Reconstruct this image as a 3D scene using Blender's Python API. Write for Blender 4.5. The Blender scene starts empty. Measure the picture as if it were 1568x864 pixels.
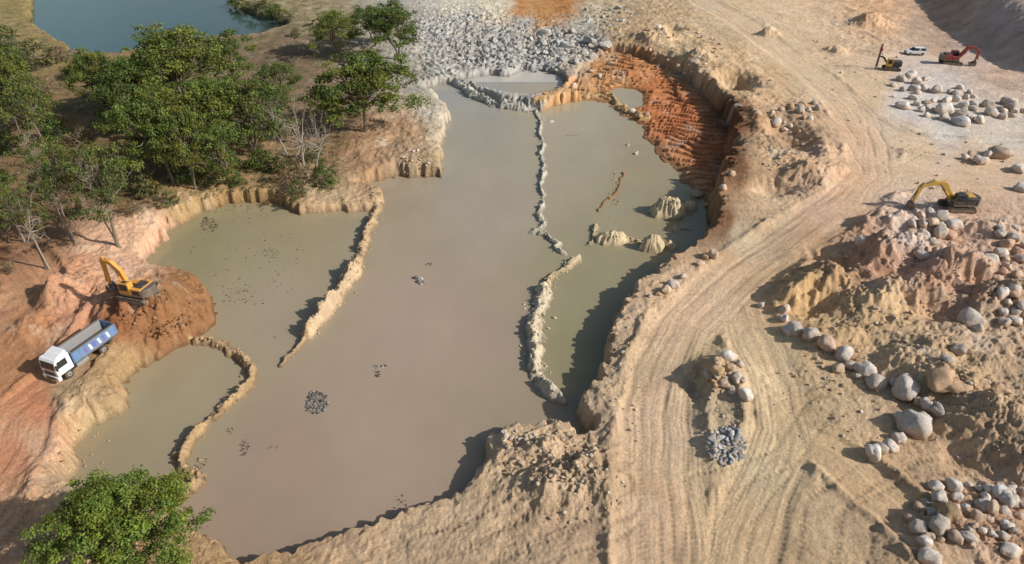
import bpy, bmesh, math, random, time
import numpy as np
from mathutils import Vector, Matrix
T0=time.time()
random.seed(7); rng=np.random.RandomState(7)
scene=bpy.context.scene
scene.view_settings.view_transform='Standard'
scene.view_settings.look='None'
scene.view_settings.exposure=0
# ------------------------------------------------------------------ survey mapping (plan coordinates of the site)
H=45.0; TH=math.radians(33.8); F=1045.0
ct,st=math.cos(TH),math.sin(TH)
def unproj(px,py,z):
    px=np.asarray(px,float);py=np.asarray(py,float);z=np.asarray(z,float)
    a=(px-784)/F; b=(432-py)/F
    dx=a; dy=ct+b*st; dz=-st+b*ct
    t=(z-H)/dz
    return dx*t,dy*t
def proj(x,y,z):
    dep=y*ct-(z-H)*st
    dep=np.maximum(dep,12.0)
    up=y*st+(z-H)*ct
    return np.clip(784+F*x/dep,-350,1950),np.clip(432-F*up/dep,-140,1150)
def pxscale(x,y,z): return F/(y*ct-(z-H)*st)
# ------------------------------------------------------------------ noise
_p=np.random.RandomState(3).permutation(256).astype(np.int32)
_ang=np.random.RandomState(4).rand(256)*2*np.pi
_gx=np.cos(_ang).astype(np.float32);_gy=np.sin(_ang).astype(np.float32)
def pn(x,y,seed=0):
    x=np.asarray(x,np.float32)+np.float32(seed*17.31); y=np.asarray(y,np.float32)+np.float32(seed*9.77)
    xf=np.floor(x);yf=np.floor(y)
    xi=xf.astype(np.int32)&255; yi=yf.astype(np.int32)&255
    x=x-xf;y=y-yf
    u=x*x*(3-2*x);v=y*y*(3-2*y)
    x1=(xi+1)&255;y1=(yi+1)&255
    a=_p[xi];b=_p[x1]
    h00=_p[(a+yi)&255];h10=_p[(b+yi)&255];h01=_p[(a+y1)&255];h11=_p[(b+y1)&255]
    n00=_gx[h00]*x+_gy[h00]*y
    n10=_gx[h10]*(x-1)+_gy[h10]*y
    n01=_gx[h01]*x+_gy[h01]*(y-1)
    n11=_gx[h11]*(x-1)+_gy[h11]*(y-1)
    return ((n00*(1-u)+n10*u)*(1-v)+(n01*(1-u)+n11*u)*v)*1.5
def fbm(x,y,o=4,seed=0,g=0.5):
    r=0;a=1.0;t=0
    for i in range(o):
        r=r+a*pn(x,y,seed+i*3);t+=a;a*=g;x=x*2.03;y=y*2.03
    return r/t
def ridg(x,y,o=4,seed=0,g=0.5):
    r=0;a=1.0;t=0
    for i in range(o):
        r=r+a*(1-2*np.abs(pn(x,y,seed+i*3)));t+=a;a*=g;x=x*2.1;y=y*2.1
    return r/t
def sstep(a,b,x):
    t=np.clip((x-a)/(b-a),0,1);return t*t*(3-2*t)
def polyd(X,Y,P,closed=False,margin=12.0):
    """distance, arclength, side, inside to a polyline"""
    P=np.asarray(P,np.float32)
    D=np.full(X.shape,1e3,np.float32);S=np.zeros(X.shape,np.float32);G=np.ones(X.shape,np.float32);I=np.zeros(X.shape,bool)
    m=(X>P[:,0].min()-margin)&(X<P[:,0].max()+margin)&(Y>P[:,1].min()-margin)&(Y<P[:,1].max()+margin)
    if not m.any(): return D,S,G,I
    x=X[m].astype(np.float32);y=Y[m].astype(np.float32)
    best=np.full(x.shape,1e6,np.float32);s=np.zeros_like(x);g=np.ones_like(x);ins=np.zeros(x.shape,bool)
    n=len(P);s0=0.0
    for i in range(n if closed else n-1):
        ax,ay=P[i];bx,by=P[(i+1)%n]
        dx=bx-ax;dy=by-ay;L2=dx*dx+dy*dy+1e-9;L=math.sqrt(L2)
        qx=x-ax;qy=y-ay
        t=np.clip((qx*dx+qy*dy)/L2,0,1)
        ex=qx-t*dx;ey=qy-t*dy
        d2=ex*ex+ey*ey
        u=d2<best
        best=np.where(u,d2,best);s=np.where(u,s0+t*L,s);g=np.where(u,np.sign(dx*qy-dy*qx),g)
        if closed and abs(dy)>1e-9:
            c=((ay>y)!=(by>y))&(x<dx*(y-ay)/dy+ax)
            ins^=c
        s0+=L
    D[m]=np.sqrt(best);S[m]=s;G[m]=g;I[m]=ins
    return D,S,G,I
def idw(U,V,C,vals,eps):
    U=U.astype(np.float32);V=V.astype(np.float32)
    vals=np.asarray(vals,np.float32)
    if vals.ndim==1: vals=vals[:,None]
    num=np.zeros(U.shape+(vals.shape[1],),np.float32);den=np.zeros(U.shape,np.float32)
    for (cx,cy),v in zip(C,vals):
        w=1.0/((U-cx)**2+(V-cy)**2+eps); w=w*w
        den+=w
        for k in range(len(v)): num[...,k]+=w*v[k]
    num/=den[...,None]
    return num
# ------------------------------------------------------------------ site data
HC=[(100,350,3),(20,450,3),(40,600,2.5),(100,640,2.2),(30,750,2.5),(200,810,2),(150,200,3),(300,250,2.5),(400,220,2.2),(400,290,1.9),(520,308,.9),(550,200,2),(620,230,1.9),(640,245,2.0),(655,200,1.4),(600,80,1.5),(440,80,1.5),(20,100,2),(-150,300,4),(200,380,2.2),
(700,80,1.1),(640,110,1.2),(800,80,1.4),(880,90,1.3),(750,20,1.3),(850,20,1.0),(985,60,3.6),(930,110,1.2),(650,30,1.5),
(1100,90,4.6),(1110,130,4.7),(1160,200,5.0),(1165,250,4.9),(1170,300,4.5),(1130,400,3.2),(1010,480,2.5),(960,560,2.4),(970,620,2.6),(1000,700,2.5),(1100,600,3.0),(850,720,1.9),(770,700,1.2),(745,740,1.0),(700,810,1.2),(620,850,1.2),(560,870,1.2),(900,850,2.2),(330,880,1.6),(1300,400,4.2),(1400,300,4.3),(1300,150,5),(1450,150,5),(1200,30,5.2),(1400,80,5),(1500,500,5),(1300,700,3.5),(1500,800,4),(1800,500,6),(1100,-60,6),(600,-60,2)]
HP=np.array([(lambda q:(float(q[0]),float(q[1])))(unproj(a,b,c)) for a,b,c in HC]);HV=np.array([c for *_,c in HC],float)
RC=[(1350,430,1.35),(1450,430,1.4),(1250,430,1.2),(1300,380,1.1),(1500,550,1.0),(1400,520,.9),(1550,450,1.4),(1205,220,1.3),(1230,270,1.1),(1130,130,1.0),(1100,590,.7),(1110,640,.5),(1300,650,.4),(1400,720,.4),(1540,650,.9),(1500,800,.8),(1260,570,.5),(1180,640,.1),(1160,800,.1),(1180,540,.08),(1270,760,.15),(850,700,1.4),(790,700,.9),(930,740,.8),(960,520,.7),(960,600,.8),(1010,450,.6),(750,790,.5),(650,830,.5),(900,840,.25),(1000,700,.05),(1030,560,.05),(1120,450,.05),(1250,350,.05),(1400,250,.08),(1500,270,.12),(1300,180,.1),(1200,90,.12),(1330,30,.8),(1180,40,.4),(1100,40,.3),(1440,40,.4),(1540,50,.4),(1000,50,1.0),(1050,80,1.1),(750,60,.8),(850,60,.9),(700,40,.7),(640,60,.4),(640,130,.5),(950,50,.8),(830,15,.4),(540,230,.5),(600,240,1.1),(640,200,1.0),(400,200,.3),(200,200,.3),(50,400,.2),(120,450,1.1),(240,370,.8),(60,590,.25),(130,640,1.4),(60,700,.4),(110,750,1.),(200,490,1.0),(260,470,.9),(330,880,.6),(1400,150,.2),(1500,380,.8),(1160,270,.35),(1140,370,.2),(1380,330,.8)]
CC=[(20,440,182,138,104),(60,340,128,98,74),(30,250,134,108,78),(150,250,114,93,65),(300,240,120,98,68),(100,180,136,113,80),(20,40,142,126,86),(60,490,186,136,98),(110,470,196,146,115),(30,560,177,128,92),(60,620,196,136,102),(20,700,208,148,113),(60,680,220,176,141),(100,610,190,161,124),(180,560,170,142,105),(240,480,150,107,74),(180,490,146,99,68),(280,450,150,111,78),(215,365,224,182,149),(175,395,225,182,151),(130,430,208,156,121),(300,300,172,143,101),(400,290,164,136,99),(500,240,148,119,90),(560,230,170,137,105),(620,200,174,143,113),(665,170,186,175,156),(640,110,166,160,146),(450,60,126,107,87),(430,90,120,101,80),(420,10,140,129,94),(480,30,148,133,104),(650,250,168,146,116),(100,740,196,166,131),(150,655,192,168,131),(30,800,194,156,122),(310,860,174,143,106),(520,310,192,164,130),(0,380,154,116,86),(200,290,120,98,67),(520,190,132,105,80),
(650,60,172,169,161),(700,30,178,175,166),(760,60,171,169,162),(850,60,172,169,162),(670,90,176,172,163),(800,90,171,169,162),(760,120,175,172,163),(720,70,171,168,160),(800,40,176,173,164),(900,62,174,170,160),(620,50,154,149,134),(830,105,174,170,163),(800,12,180,130,82),(860,10,172,120,72),(830,22,180,132,84),(890,40,176,169,152),(920,20,189,171,139),(700,5,200,192,172),(765,8,206,195,170),(900,82,175,168,152),
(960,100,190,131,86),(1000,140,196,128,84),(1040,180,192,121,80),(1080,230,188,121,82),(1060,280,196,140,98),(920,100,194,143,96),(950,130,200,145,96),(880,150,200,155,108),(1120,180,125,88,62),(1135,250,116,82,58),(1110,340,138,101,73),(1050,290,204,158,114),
(1000,40,203,174,136),(950,50,184,157,122),(1050,70,205,177,138),(1100,20,225,196,160),(1200,60,228,199,163),(1120,110,212,180,140),(1180,130,215,182,144),(1250,110,229,200,163),(1300,60,217,187,154),(1330,130,226,197,161),(1300,230,220,184,150),(1400,230,224,195,160),(1500,270,222,190,156),(1500,60,192,166,148),(1440,30,186,158,134),(1540,100,203,175,152),(1530,50,192,172,160),(1550,85,196,172,156),(1340,20,214,174,136),(1400,150,226,217,208),(1450,180,219,210,199),(1530,190,221,207,188),(1160,240,207,174,137),(1220,200,186,157,126),(1220,260,206,172,137),(1250,290,207,174,145),(1130,350,214,190,155),(1170,310,208,180,146),
(1070,450,230,197,161),(1000,500,214,183,149),(960,560,205,176,140),(1010,640,227,194,159),(1000,800,220,186,150),(940,740,200,171,137),(850,740,200,171,137),(800,690,210,181,146),(700,810,196,169,137),(900,830,202,172,139),(1100,780,221,191,151),(1100,640,202,181,149),(1090,570,196,170,134),(1180,560,223,197,158),(1180,700,223,197,157),(1250,620,213,186,147),(1300,680,212,181,142),(1250,800,212,182,144),(1350,760,208,176,138),(1450,700,204,172,137),(1500,620,199,170,137),(1540,560,202,173,141),(1300,500,210,176,134),(1280,400,192,156,121),(1340,400,206,163,133),(1400,390,212,173,145),(1400,365,218,199,184),(1450,420,206,165,134),(1250,450,208,173,127),(1350,470,222,188,143),(1500,360,214,178,151),(1540,340,218,186,159),(1480,440,199,161,132),(1500,500,212,185,157),(1450,560,207,177,139),(1540,800,208,169,138),(1400,820,198,169,135)]
K=1.0
def alb(r,g,b,k=None):
    k=K if k is None else k
    return tuple(((c/255.0)**2.2)*k for c in (r,g,b))
RP=[(a,b) for a,b,_ in RC];RV=[c for *_,c in RC]
CP=[(c[0],c[1]) for c in CC];CV=[alb(*c[2:]) for c in CC]
def P0(pts,z=0.0):
    a=np.array(pts,float);x,y=unproj(a[:,0],a[:,1],z);return np.stack([x,y],1)
POND=P0([(655,140),(668,131),(700,130),(735,143),(765,158),(805,168),(830,172),(850,162),(880,156),(905,153),(930,157),(945,172),(965,183),(988,190),(990,212),(1010,240),(1033,256),(1042,275),(1060,292),(1078,302),(1086,320),(1087,350),(1082,380),(1065,397),(1030,412),(1000,430),(975,452),(952,482),(937,520),(925,560),(915,592),(900,608),(878,625),(885,642),(905,655),(915,668),(895,668),(865,662),(840,658),(815,662),(790,657),(765,663),(745,676),(733,700),(722,732),(702,765),(668,785),(620,800),(570,820),(520,838),(470,850),(420,862),(372,866),(345,840),(315,830),(288,822),(282,790),(262,765),(200,762),(150,760),(113,755),(108,722),(116,690),(140,660),(168,642),(190,628),(182,602),(205,575),(240,550),(270,538),(300,524),(318,505),(330,485),(325,462),(308,447),(280,435),(245,425),(218,408),(238,378),(268,348),(310,325),(360,312),(410,315),(445,318),(462,328),(500,327),(530,322),(558,325),(578,318),(582,300),(560,292),(548,290),(570,282),(600,272),(640,270),(676,271),(672,250),(676,220),(680,195),(690,182),(672,162)])
UP=P0([(706,122),(740,117),(780,116),(800,109),(838,108),(862,118),(868,136),(850,149),(815,155),(775,152),(735,141)])
OR=P0([(935,140),(950,136),(975,137),(988,148),(985,163),(965,168),(945,160)])
LAKE=P0([(30,-90),(50,0),(46,40),(70,58),(95,72),(118,90),(180,92),(260,80),(330,65),(400,60),(441,46),(430,32),(395,25),(368,15),(352,0),(340,-90)])
OZ=P0([(870,140),(890,105),(930,84),(990,95),(1040,118),(1068,146),(1100,180),(1116,218),(1114,255),(1096,288),(1086,320),(1083,350),(1060,320),(1030,285),(980,220),(900,170)],.6)
HI=P0([(1370,-90),(1405,-5),(1445,42),(1500,82),(1568,116),(1750,170),(2100,170),(2000,-90)],5)
DIKES=[ # pts, halfwidth, height
 ([(820,168),(828,185),(824,200),(832,220),(829,240),(834,262),(826,285),(830,305),(824,328)],.42,.5,(195,188,170)),
 ([(826,328),(834,340),(818,352),(838,360),(850,372),(848,380),(860,386)],.5,.5,(205,194,170)),
 ([(884,394),(868,408),(850,420),(833,440)],.55,.6,(200,180,144)),
 ([(833,440),(823,470),(816,500),(818,540),(822,568),(836,590),(850,608)],.9,.95,(210,194,166)),
 ([(700,127),(712,135),(725,146),(745,152),(760,160),(780,162),(800,167),(824,166)],1.0,1.3,(188,183,170)),
 ([(824,166),(845,155),(880,149),(915,147),(935,149),(950,168),(988,182)],.7,.8,(192,158,115)),
 ([(577,305),(574,330),(560,360),(550,395),(545,415)],.7,1.0,(180,155,122)),
 ([(545,415),(525,440),(515,455),(492,483),(470,510)],.85,1.7,(200,174,141)),
 ([(470,510),(455,528),(434,550)],.4,.55,(176,150,116)),
 ([(298,524),(320,522),(345,530),(365,540),(380,560),(380,580),(358,605),(335,625),(315,645),(290,668),(275,695),(278,715),(303,722),(298,735),(280,748)],.6,.75,(180,152,115)),
 ([(957,262),(950,275),(940,290),(925,308),(918,320)],.28,.2,(180,142,102)),
 ([(912,342),(912,355),(900,372)],.4,.5,(185,168,135)),
 ([(940,362),(975,368),(1010,372)],.55,.5,(200,178,140)),
]
DIKES=[(P0(p,.3),w,h,alb(*c)) for p,w,h,c in DIKES]
def plat(X,Y):
    p=idw(X,Y,HP,HV,30.0)[...,0]
    d,s,g,i=polyd(X,Y,HI,True,30)
    sd=np.where(i,d,-d)
    sd=sd+.8*(1-2*np.abs(pn(s/2.2,d*.1,77)))
    return p+8*sstep(-.5,13,sd)
def gpts(pts,f=plat,it=6):
    a=np.array(pts,float);z=np.full(len(a),3.0)
    for _ in range(it):
        x,y=unproj(a[:,0],a[:,1],z); z=.5*z+.5*np.asarray(f(x,y),float)
    x,y=unproj(a[:,0],a[:,1],z)
    return np.stack([x,y],1)
ROADS=[([(1025,900),(1020,800),(1012,720),(1008,640),(1020,570),(1055,500),(1105,445),(1170,395),(1240,348),(1300,308),(1335,270),(1335,220),(1300,165),(1240,110),(1170,60),(1090,10),(1040,-40)],3.4),
 ([(1110,445),(1135,470),(1155,520),(1185,590),(1200,660),(1170,740),(1130,830),(1110,900)],2.6),
 ([(1330,280),(1400,265),(1480,265),(1600,290)],4.0),
 ([(1310,180),(1360,210),(1430,225),(1568,235)],3.5),
 ([(1230,95),(1290,85),(1350,95),(1420,90),(1520,100)],3.5),
 ([(1200,660),(1280,700),(1380,780),(1450,860)],2.0),
 ([(40,640),(20,700),(-10,760)],2.5),([(-20,500),(30,480),(60,440),(40,400),(0,380)],2.5),([(165,490),(110,560),(60,600),(0,650)],2.0)]
ROADS=[(gpts(p),w) for p,w in ROADS]
TRK=[[(1160,864),(1190,760),(1215,690),(1190,600),(1150,510)],[(1060,864),(1075,740),(1120,730),(1200,700),(1260,620)],[(1240,864),(1260,780),(1330,720),(1420,690),(1568,680)],[(1300,864),(1310,800),(1400,750),(1568,730)],[(700,864),(800,820),(880,790),(950,740)],[(780,864),(850,830),(930,810),(990,770)],[(640,840),(720,820),(790,780),(850,760)],[(0,820),(60,740),(90,660),(60,610)],[(-20,720),(30,650),(80,600)],[(1360,250),(1450,215),(1568,215)],[(1200,110),(1290,150),(1400,200),(1568,260)],[(1180,20),(1260,90),(1330,170),(1350,240)],[(1080,40),(1180,110),(1270,190),(1310,260)],[(1010,864),(1000,720),(1000,600),(1060,480),(1150,400),(1260,330)],[(1035,864),(1030,720),(1035,600),(1090,490),(1190,405),(1300,325)],[(0,470),(60,450),(90,400)],[(1130,330),(1200,330),(1280,290)],[(870,864),(900,800),(960,770)],[(1110,864),(1130,790),(1190,720)]]
TRK=[gpts(p) for p in TRK]
MO=[(225,470,5.0,4.0,1.5),(265,480,3.5,3,.9),(180,500,3,3,.7),(1450,592,2.6,2.2,1.2),(1128,122,3.4,5.0,-3.2),(1215,205,3.2,5.5,-2.4),(1190,288,3.0,2.4,-1.5),(1285,398,2.6,2.2,-1.6),(1340,392,3.0,2.2,2.0),(1395,392,2.6,2.2,1.5),(1462,420,3.4,2.4,1.9),(1385,455,3.4,2.0,1.5),(1268,435,3.0,2.0,1.6),(1210,455,2.4,1.8,1.3),(1350,345,3,2.0,1.3),(1420,345,3,2.4,1.1),(1510,360,3,2.5,1.3),(1540,470,4,2.6,1.6),(1320,470,2.5,1.8,1.1),(1430,480,2.2,1.6,-.9),(1240,470,2.0,1.4,-.8),(1500,440,1.8,1.6,-1.0),(1370,425,1.6,1.4,-1.1),(1310,430,1.5,1.4,-1.0),(1280,520,3,1.2,.6),(1400,545,3,1.4,.7),(785,690,2.0,1.4,.5),(860,745,3.5,2,.8),(900,720,2.5,2,.7),(830,690,1.6,1.2,.8),(900,775,2.6,1.2,.5),(1090,572,1.8,2.2,.7),(1070,590,1.5,2,-.7),(1000,60,4,5,1.7),(1060,90,3,3,1.3),(1030,45,2,3,-1.2),(1330,40,4,4,2.0),(1178,52,1.6,1.6,1.6),(1285,80,2.0,2.0,1.0),(1480,830,4,2,.7),(1555,690,3,4,1.4),(1500,720,2,2,-.7),(95,458,2.2,1.8,1.5),(60,500,2,3,.7),(150,440,3,2,.6),(560,230,4,4,.5),(1240,270,3,2.2,1.2),(1252,232,1.6,3,1.0),(120,660,1.5,3,.6),(940,640,1.2,3,.3),(1160,600,1.5,3,.4),(75,720,2,3,.6),(1115,570,2.6,2.6,.4),(1500,640,3,2,1.0),(1165,190,1.4,6,.7)]
_mp=gpts([(m[0],m[1]) for m in MO])
ISL=[(1022,326,2.7,1.9,2.3),(1055,318,1.3,1.0,1.1),(938,368,2.5,1.3,1.3),(998,380,1.6,1.2,2.0),(1025,378,1.1,.8,.9)]
_ip=P0([(m[0],m[1]) for m in ISL],.1)
def terrain(X,Y,aux=False):
    X=np.asarray(X,np.float32);Y=np.asarray(Y,np.float32)
    wx=X+.9*pn(X/7,Y/7,1)+.6*pn(X/2.2,Y/2.2,2)+.4*pn(X/.8,Y/.8,22)
    wy=Y+.9*pn(X/7,Y/7,5)+.6*pn(X/2.2,Y/2.2,6)+.4*pn(X/.8,Y/.8,23)
    pl=plat(X,Y)
    U,V=proj(X,Y,pl)
    amp=idw(U,V,RP,RV,500.0)[...,0]
    dW=np.full(X.shape,1e3,np.float32);sW=np.zeros(X.shape,np.float32)
    for P,mg in ((POND,14),(UP,10),(OR,6),(LAKE,14)):
        d,s,g,i=polyd(wx,wy,P,True,mg)
        sd=np.where(i,-d,d); u=sd<dW
        dW=np.where(u,sd,dW);sW=np.where(u,s,sW)
    d,s,g,i=polyd(wx,wy,OZ,True,14)
    sdO=np.where(i,-d,d)
    dP=np.minimum(dW,sdO);sP=np.where(sdO<dW,s,sW)
    rm=np.zeros(X.shape,np.float32);rd=np.zeros(X.shape,np.float32);rs=np.zeros(X.shape,np.float32);berm=np.zeros(X.shape,np.float32)
    rx=X+.3*pn(X/5,Y/5,9);ry=Y+.3*pn(X/5,Y/5,10)
    for P,w in ROADS:
        d,s,g,i=polyd(rx,ry,P,False,8)
        m=1-sstep(w*.8,w*1.15,d)
        u=m>rm
        rm=np.where(u,m,rm);rd=np.where(u,d*g,rd);rs=np.where(u,s,rs)
        berm=np.maximum(berm,np.exp(-((d-w*1.22)/.42)**2))
    berm=berm*(1-rm)*sstep(-.25,.2,pn(X/7,Y/7,19))*sstep(60,250,V)
    tk=np.zeros(X.shape,np.float32)
    for P in TRK:
        d,s,g,i=polyd(rx,ry,P,False,4)
        lug=.65+.35*np.sin(s*14)
        fade=sstep(-.35,.1,pn(s/7,s*0,33))
        tk=np.maximum(tk,np.exp(-((np.abs(d)-1.0)/.24)**2)*lug*fade)
    wb=np.maximum(.5,np.minimum(pl,6)*.5+.25)
    fl=1-2*np.abs(pn(sP/1.3,dP*.3,11)); fl2=1-2*np.abs(pn(sP/.6,dP*.3,12))
    t=np.clip(dP/wb,0,1)
    t=np.clip(t+(.42*fl+.38*fl2)*4*t*(1-t)*.8,0,1)
    S=1-(1-t)**2
    low=.12+np.clip(.075*np.maximum(dW,0),0,1.0)
    land=sstep(.3,1.6,dP/wb)
    n1=.62*ridg(X/6.5,Y/6.5,5,31,.56)+.55*fbm(X/2.4,Y/2.4,4,41,.55)
    fine=ridg(X/1.3,Y/1.3,4,45,.65)
    rough=(amp*(n1*.75)+np.clip(amp,0,1.2)*.26*fine)*(1-.95*rm)
    z=low+(pl-low)*S
    z=z+land*rough
    for (mx,my),m in zip(_mp,MO):
        q=((wx-mx)/m[2])**2+((wy-my)/m[3])**2
        z=z+m[4]*np.exp(-(q**1.25))*(1+.45*n1+.15*fine)*land
    z=z+land*berm*(.32+.35*fbm(X/1.2,Y/1.2,3,61))
    ruts=pn(rd*1.6,rs*.05,71)+.6*pn(rd*4.5,rs*.12,72)
    z=z+rm*land*(.05*ruts-.08)-land*tk*.09
    z=z+land*(.03+.09*np.clip(amp,0,1))*(1-rm*.6)*fbm(X/.55,Y/.55,3,81,.7)
    bank=np.clip(4*t*(1-t),0,1)*(dP>0)
    z=z+bank*.36*np.minimum(pl,2.5)/2.5*ridg(X/.9,Y/.9,3,85,.65)
    # long curved ribs in orange bank
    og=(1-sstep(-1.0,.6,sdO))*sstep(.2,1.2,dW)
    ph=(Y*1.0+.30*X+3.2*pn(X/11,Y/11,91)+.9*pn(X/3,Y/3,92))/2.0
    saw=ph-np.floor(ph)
    z=z+og*(.62*(1-saw)**1.2*(.8+.5*pn(X/2.2,Y/2.2,96))+.12*ridg(X/1.1,Y/1.1,3,93))
    # grey bedrock ledges
    gb=np.clip(1.25*np.exp(-((U-780)/150)**2-((V-72)/42)**2)+np.exp(-((U-690)/60)**2-((V-45)/30)**2),0,1)*land
    q=fbm(X/6,Y/6,3,97)*5+Y*.16
    stepped=(np.floor(q)+sstep(.6,1,q-np.floor(q)))-q
    z=z+gb*(1.3*stepped+.45*ridg(X/1.8,Y/1.8,3,98,.6))
    gg=np.exp(-((U-660)/40)**2-((V-110)/30)**2)
    ph=(X*.9+.5*Y+2.5*pn(X/6,Y/6,95))/1.6
    z=z+gg*land*.45*(1-np.abs(np.sin(np.pi*ph)))
    zin=np.maximum(.12+.7*dW,-1.6)
    z=np.where(dW<0,zin,np.maximum(z,.1+.02*np.clip(dW,0,1)))
    dm=np.zeros(X.shape,np.float32);dc=np.zeros(X.shape+(3,),np.float32)
    cr=ridg(X/.55,Y/.55,2,105,.6);jx=.5*pn(X/.7,Y/.7,106)
    ex=wx*.6+X*.4;ey=wy*.6+Y*.4
    for P,w,h,c in DIKES:
        d,s,g,i=polyd(ex,ey,P,False,4)
        f=1-2*np.abs(pn(s/.7+g*7,d*.3,101))
        ch=pn(np.floor(s/.55+jx)*.41,g*2.3,107)
        ww=w*(1+.3*pn(s/2.3,g*3.3,102)+.28*f+.5*ch)
        hh=h*(.75+.6*pn(s/2.6,s*0,103)+.65*pn(np.floor(s/.7+jx)*.37,s*0,104))
        q=np.clip(d/np.maximum(ww,.12),0,1.3)
        zr=hh*(1-q**1.35)+.30*h*cr*(1-q)-.12*np.clip(q-.2,0,1)
        u=zr>z
        z=np.where(u,zr,z)
        m=np.where(u|((q<1)&(zr>-.1)),1.0,0.0); dm=np.maximum(dm,m)
        dc=np.where((m>0)[...,None],np.array(c,np.float32),dc)
    ic=np.array(alb(220,199,160),np.float32)
    for (mx,my),m in zip(_ip,ISL):
        ax=(X-mx)+.35*pn(X/1.2,Y/1.2,111)+.2*pn(X/.5,Y/.5,113);ay=(Y-my)+.35*pn(X/1.2,Y/1.2,112)
        th=np.arctan2(ay,ax);q=np.sqrt((ax/m[2])**2+(ay/m[3])**2)
        zr=m[4]*(1-q**2.6)*(1+.3*(1-2*np.abs(np.sin(th*7+2*q)))*np.clip(q,0,1))+.3*cr*(1-np.clip(q,0,1))-.05
        u=zr>z
        z=np.where(u,zr,z);dm=np.maximum(dm,u*1.0);dc=np.where(u[...,None],ic,dc)
    if aux: return z,dict(rm=rm,rd=rd,rs=rs,ruts=ruts,dm=dm,dc=dc,dW=dW,og=og,amp=amp,land=land,tk=tk,gb=gb,saw=saw,bank=bank,berm=berm)
    return z
def place(px,py,it=12):
    px=np.atleast_1d(np.asarray(px,float));py=np.atleast_1d(np.asarray(py,float))
    z=np.full(px.shape,3.0)
    for k in range(it):
        x,y=unproj(px,py,z); z=.5*z+.5*np.maximum(np.asarray(terrain(x,y),float),0.0)
    x,y=unproj(px,py,z)
    return x,y,z
# ------------------------------------------------------------------ mesh helper
def mesh_np(name,V,Fq,mats,cols=None,smooth=True,mi=None):
    V=np.asarray(V,np.float32);Fq=np.asarray(Fq,np.int32);k=Fq.shape[1]
    me=bpy.data.meshes.new(name)
    me.vertices.add(len(V));me.vertices.foreach_set('co',V.ravel())
    me.loops.add(Fq.size);me.loops.foreach_set('vertex_index',Fq.ravel())
    me.polygons.add(len(Fq))
    me.polygons.foreach_set('loop_start',np.arange(0,Fq.size,k,dtype=np.int32))
    me.polygons.foreach_set('loop_total',np.full(len(Fq),k,np.int32))
    me.polygons.foreach_set('use_smooth',np.full(len(Fq),smooth,bool))
    if mi is not None: me.polygons.foreach_set('material_index',np.asarray(mi,np.int32))
    me.update(calc_edges=True)
    if cols is not None:
        a=me.color_attributes.new('Col','FLOAT_COLOR','POINT')
        c=np.ones((len(V),4),np.float32);c[:,:3]=cols
        a.data.foreach_set('color',c.ravel())
    for m in (mats if isinstance(mats,(list,tuple)) else [mats]): me.materials.append(m)
    return me
def add(name,me,loc=(0,0,0)):
    o=bpy.data.objects.new(name,me);o.location=loc;scene.collection.objects.link(o);return o
# ------------------------------------------------------------------ materials
def newmat(name):
    m=bpy.data.materials.new(name);m.use_nodes=True;nt=m.node_tree
    b=nt.nodes['Principled BSDF'];return m,nt,b
def noise_node(nt,scale,detail=4,rough=.6,vec=None):
    n=nt.nodes.new('ShaderNodeTexNoise');n.inputs['Scale'].default_value=scale;n.inputs['Detail'].default_value=detail;n.inputs['Roughness'].default_value=rough
    if vec: nt.links.new(vec,n.inputs['Vector'])
    return n
def ground_like(name,scales,bump=.6,bscale=3.0,bd=.12,rough=.95,speck=0.0):
    m,nt,b=newmat(name)
    g=nt.nodes.new('ShaderNodeNewGeometry').outputs['Position']
    a=nt.nodes.new('ShaderNodeAttribute');a.attribute_name='Col'
    cur=a.outputs['Color']
    for s,am in scales:
        n=noise_node(nt,s,5,.65,g)
        mr=nt.nodes.new('ShaderNodeMapRange');mr.inputs['From Min'].default_value=.3;mr.inputs['From Max'].default_value=.7
        mr.inputs['To Min'].default_value=1-am;mr.inputs['To Max'].default_value=1+am
        nt.links.new(n.outputs['Fac'],mr.inputs['Value'])
        v=nt.nodes.new('ShaderNodeVectorMath');v.operation='SCALE'
        nt.links.new(cur,v.inputs[0]);nt.links.new(mr.outputs[0],v.inputs['Scale']);cur=v.outputs[0]
    if speck>0:
        n=noise_node(nt,3.2,3,.6,g);cr=nt.nodes.new('ShaderNodeValToRGB')
        e=cr.color_ramp.elements
        lo,mid,hi=1-speck*1.3,1.0,1+speck
        e[0].position=.30;e[0].color=(lo/2,)*3+(1,);e[1].position=.40;e[1].color=(.5,.5,.5,1)
        x=e.new(.60);x.color=(.5,.5,.5,1);x=e.new(.70);x.color=(hi/2,)*3+(1,)
        nt.links.new(n.outputs['Fac'],cr.inputs[0])
        v=nt.nodes.new('ShaderNodeVectorMath');v.operation='MULTIPLY';nt.links.new(cur,v.inputs[0]);nt.links.new(cr.outputs[0],v.inputs[1])
        v2=nt.nodes.new('ShaderNodeVectorMath');v2.operation='SCALE';v2.inputs['Scale'].default_value=2.0;nt.links.new(v.outputs[0],v2.inputs[0]);cur=v2.outputs[0]
    nt.links.new(cur,b.inputs['Base Color'])
    b.inputs['Roughness'].default_value=rough
    b.inputs['Specular IOR Level'].default_value=.15
    n=noise_node(nt,bscale,8,.8,g)
    bp=nt.nodes.new('ShaderNodeBump');bp.inputs['Strength'].default_value=bump;bp.inputs['Distance'].default_value=bd
    nt.links.new(n.outputs['Fac'],bp.inputs['Height']);nt.links.new(bp.outputs[0],b.inputs['Normal'])
    return m
M_ground=ground_like('quarry_earth',((.3,.09),(1.8,.13),(7,.20)),.85,2.2,.4,speck=.17)
M_rock=ground_like('boulder_stone',((.8,.15),(4,.22),(14,.15)),.8,3.0,.25,.9)
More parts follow.
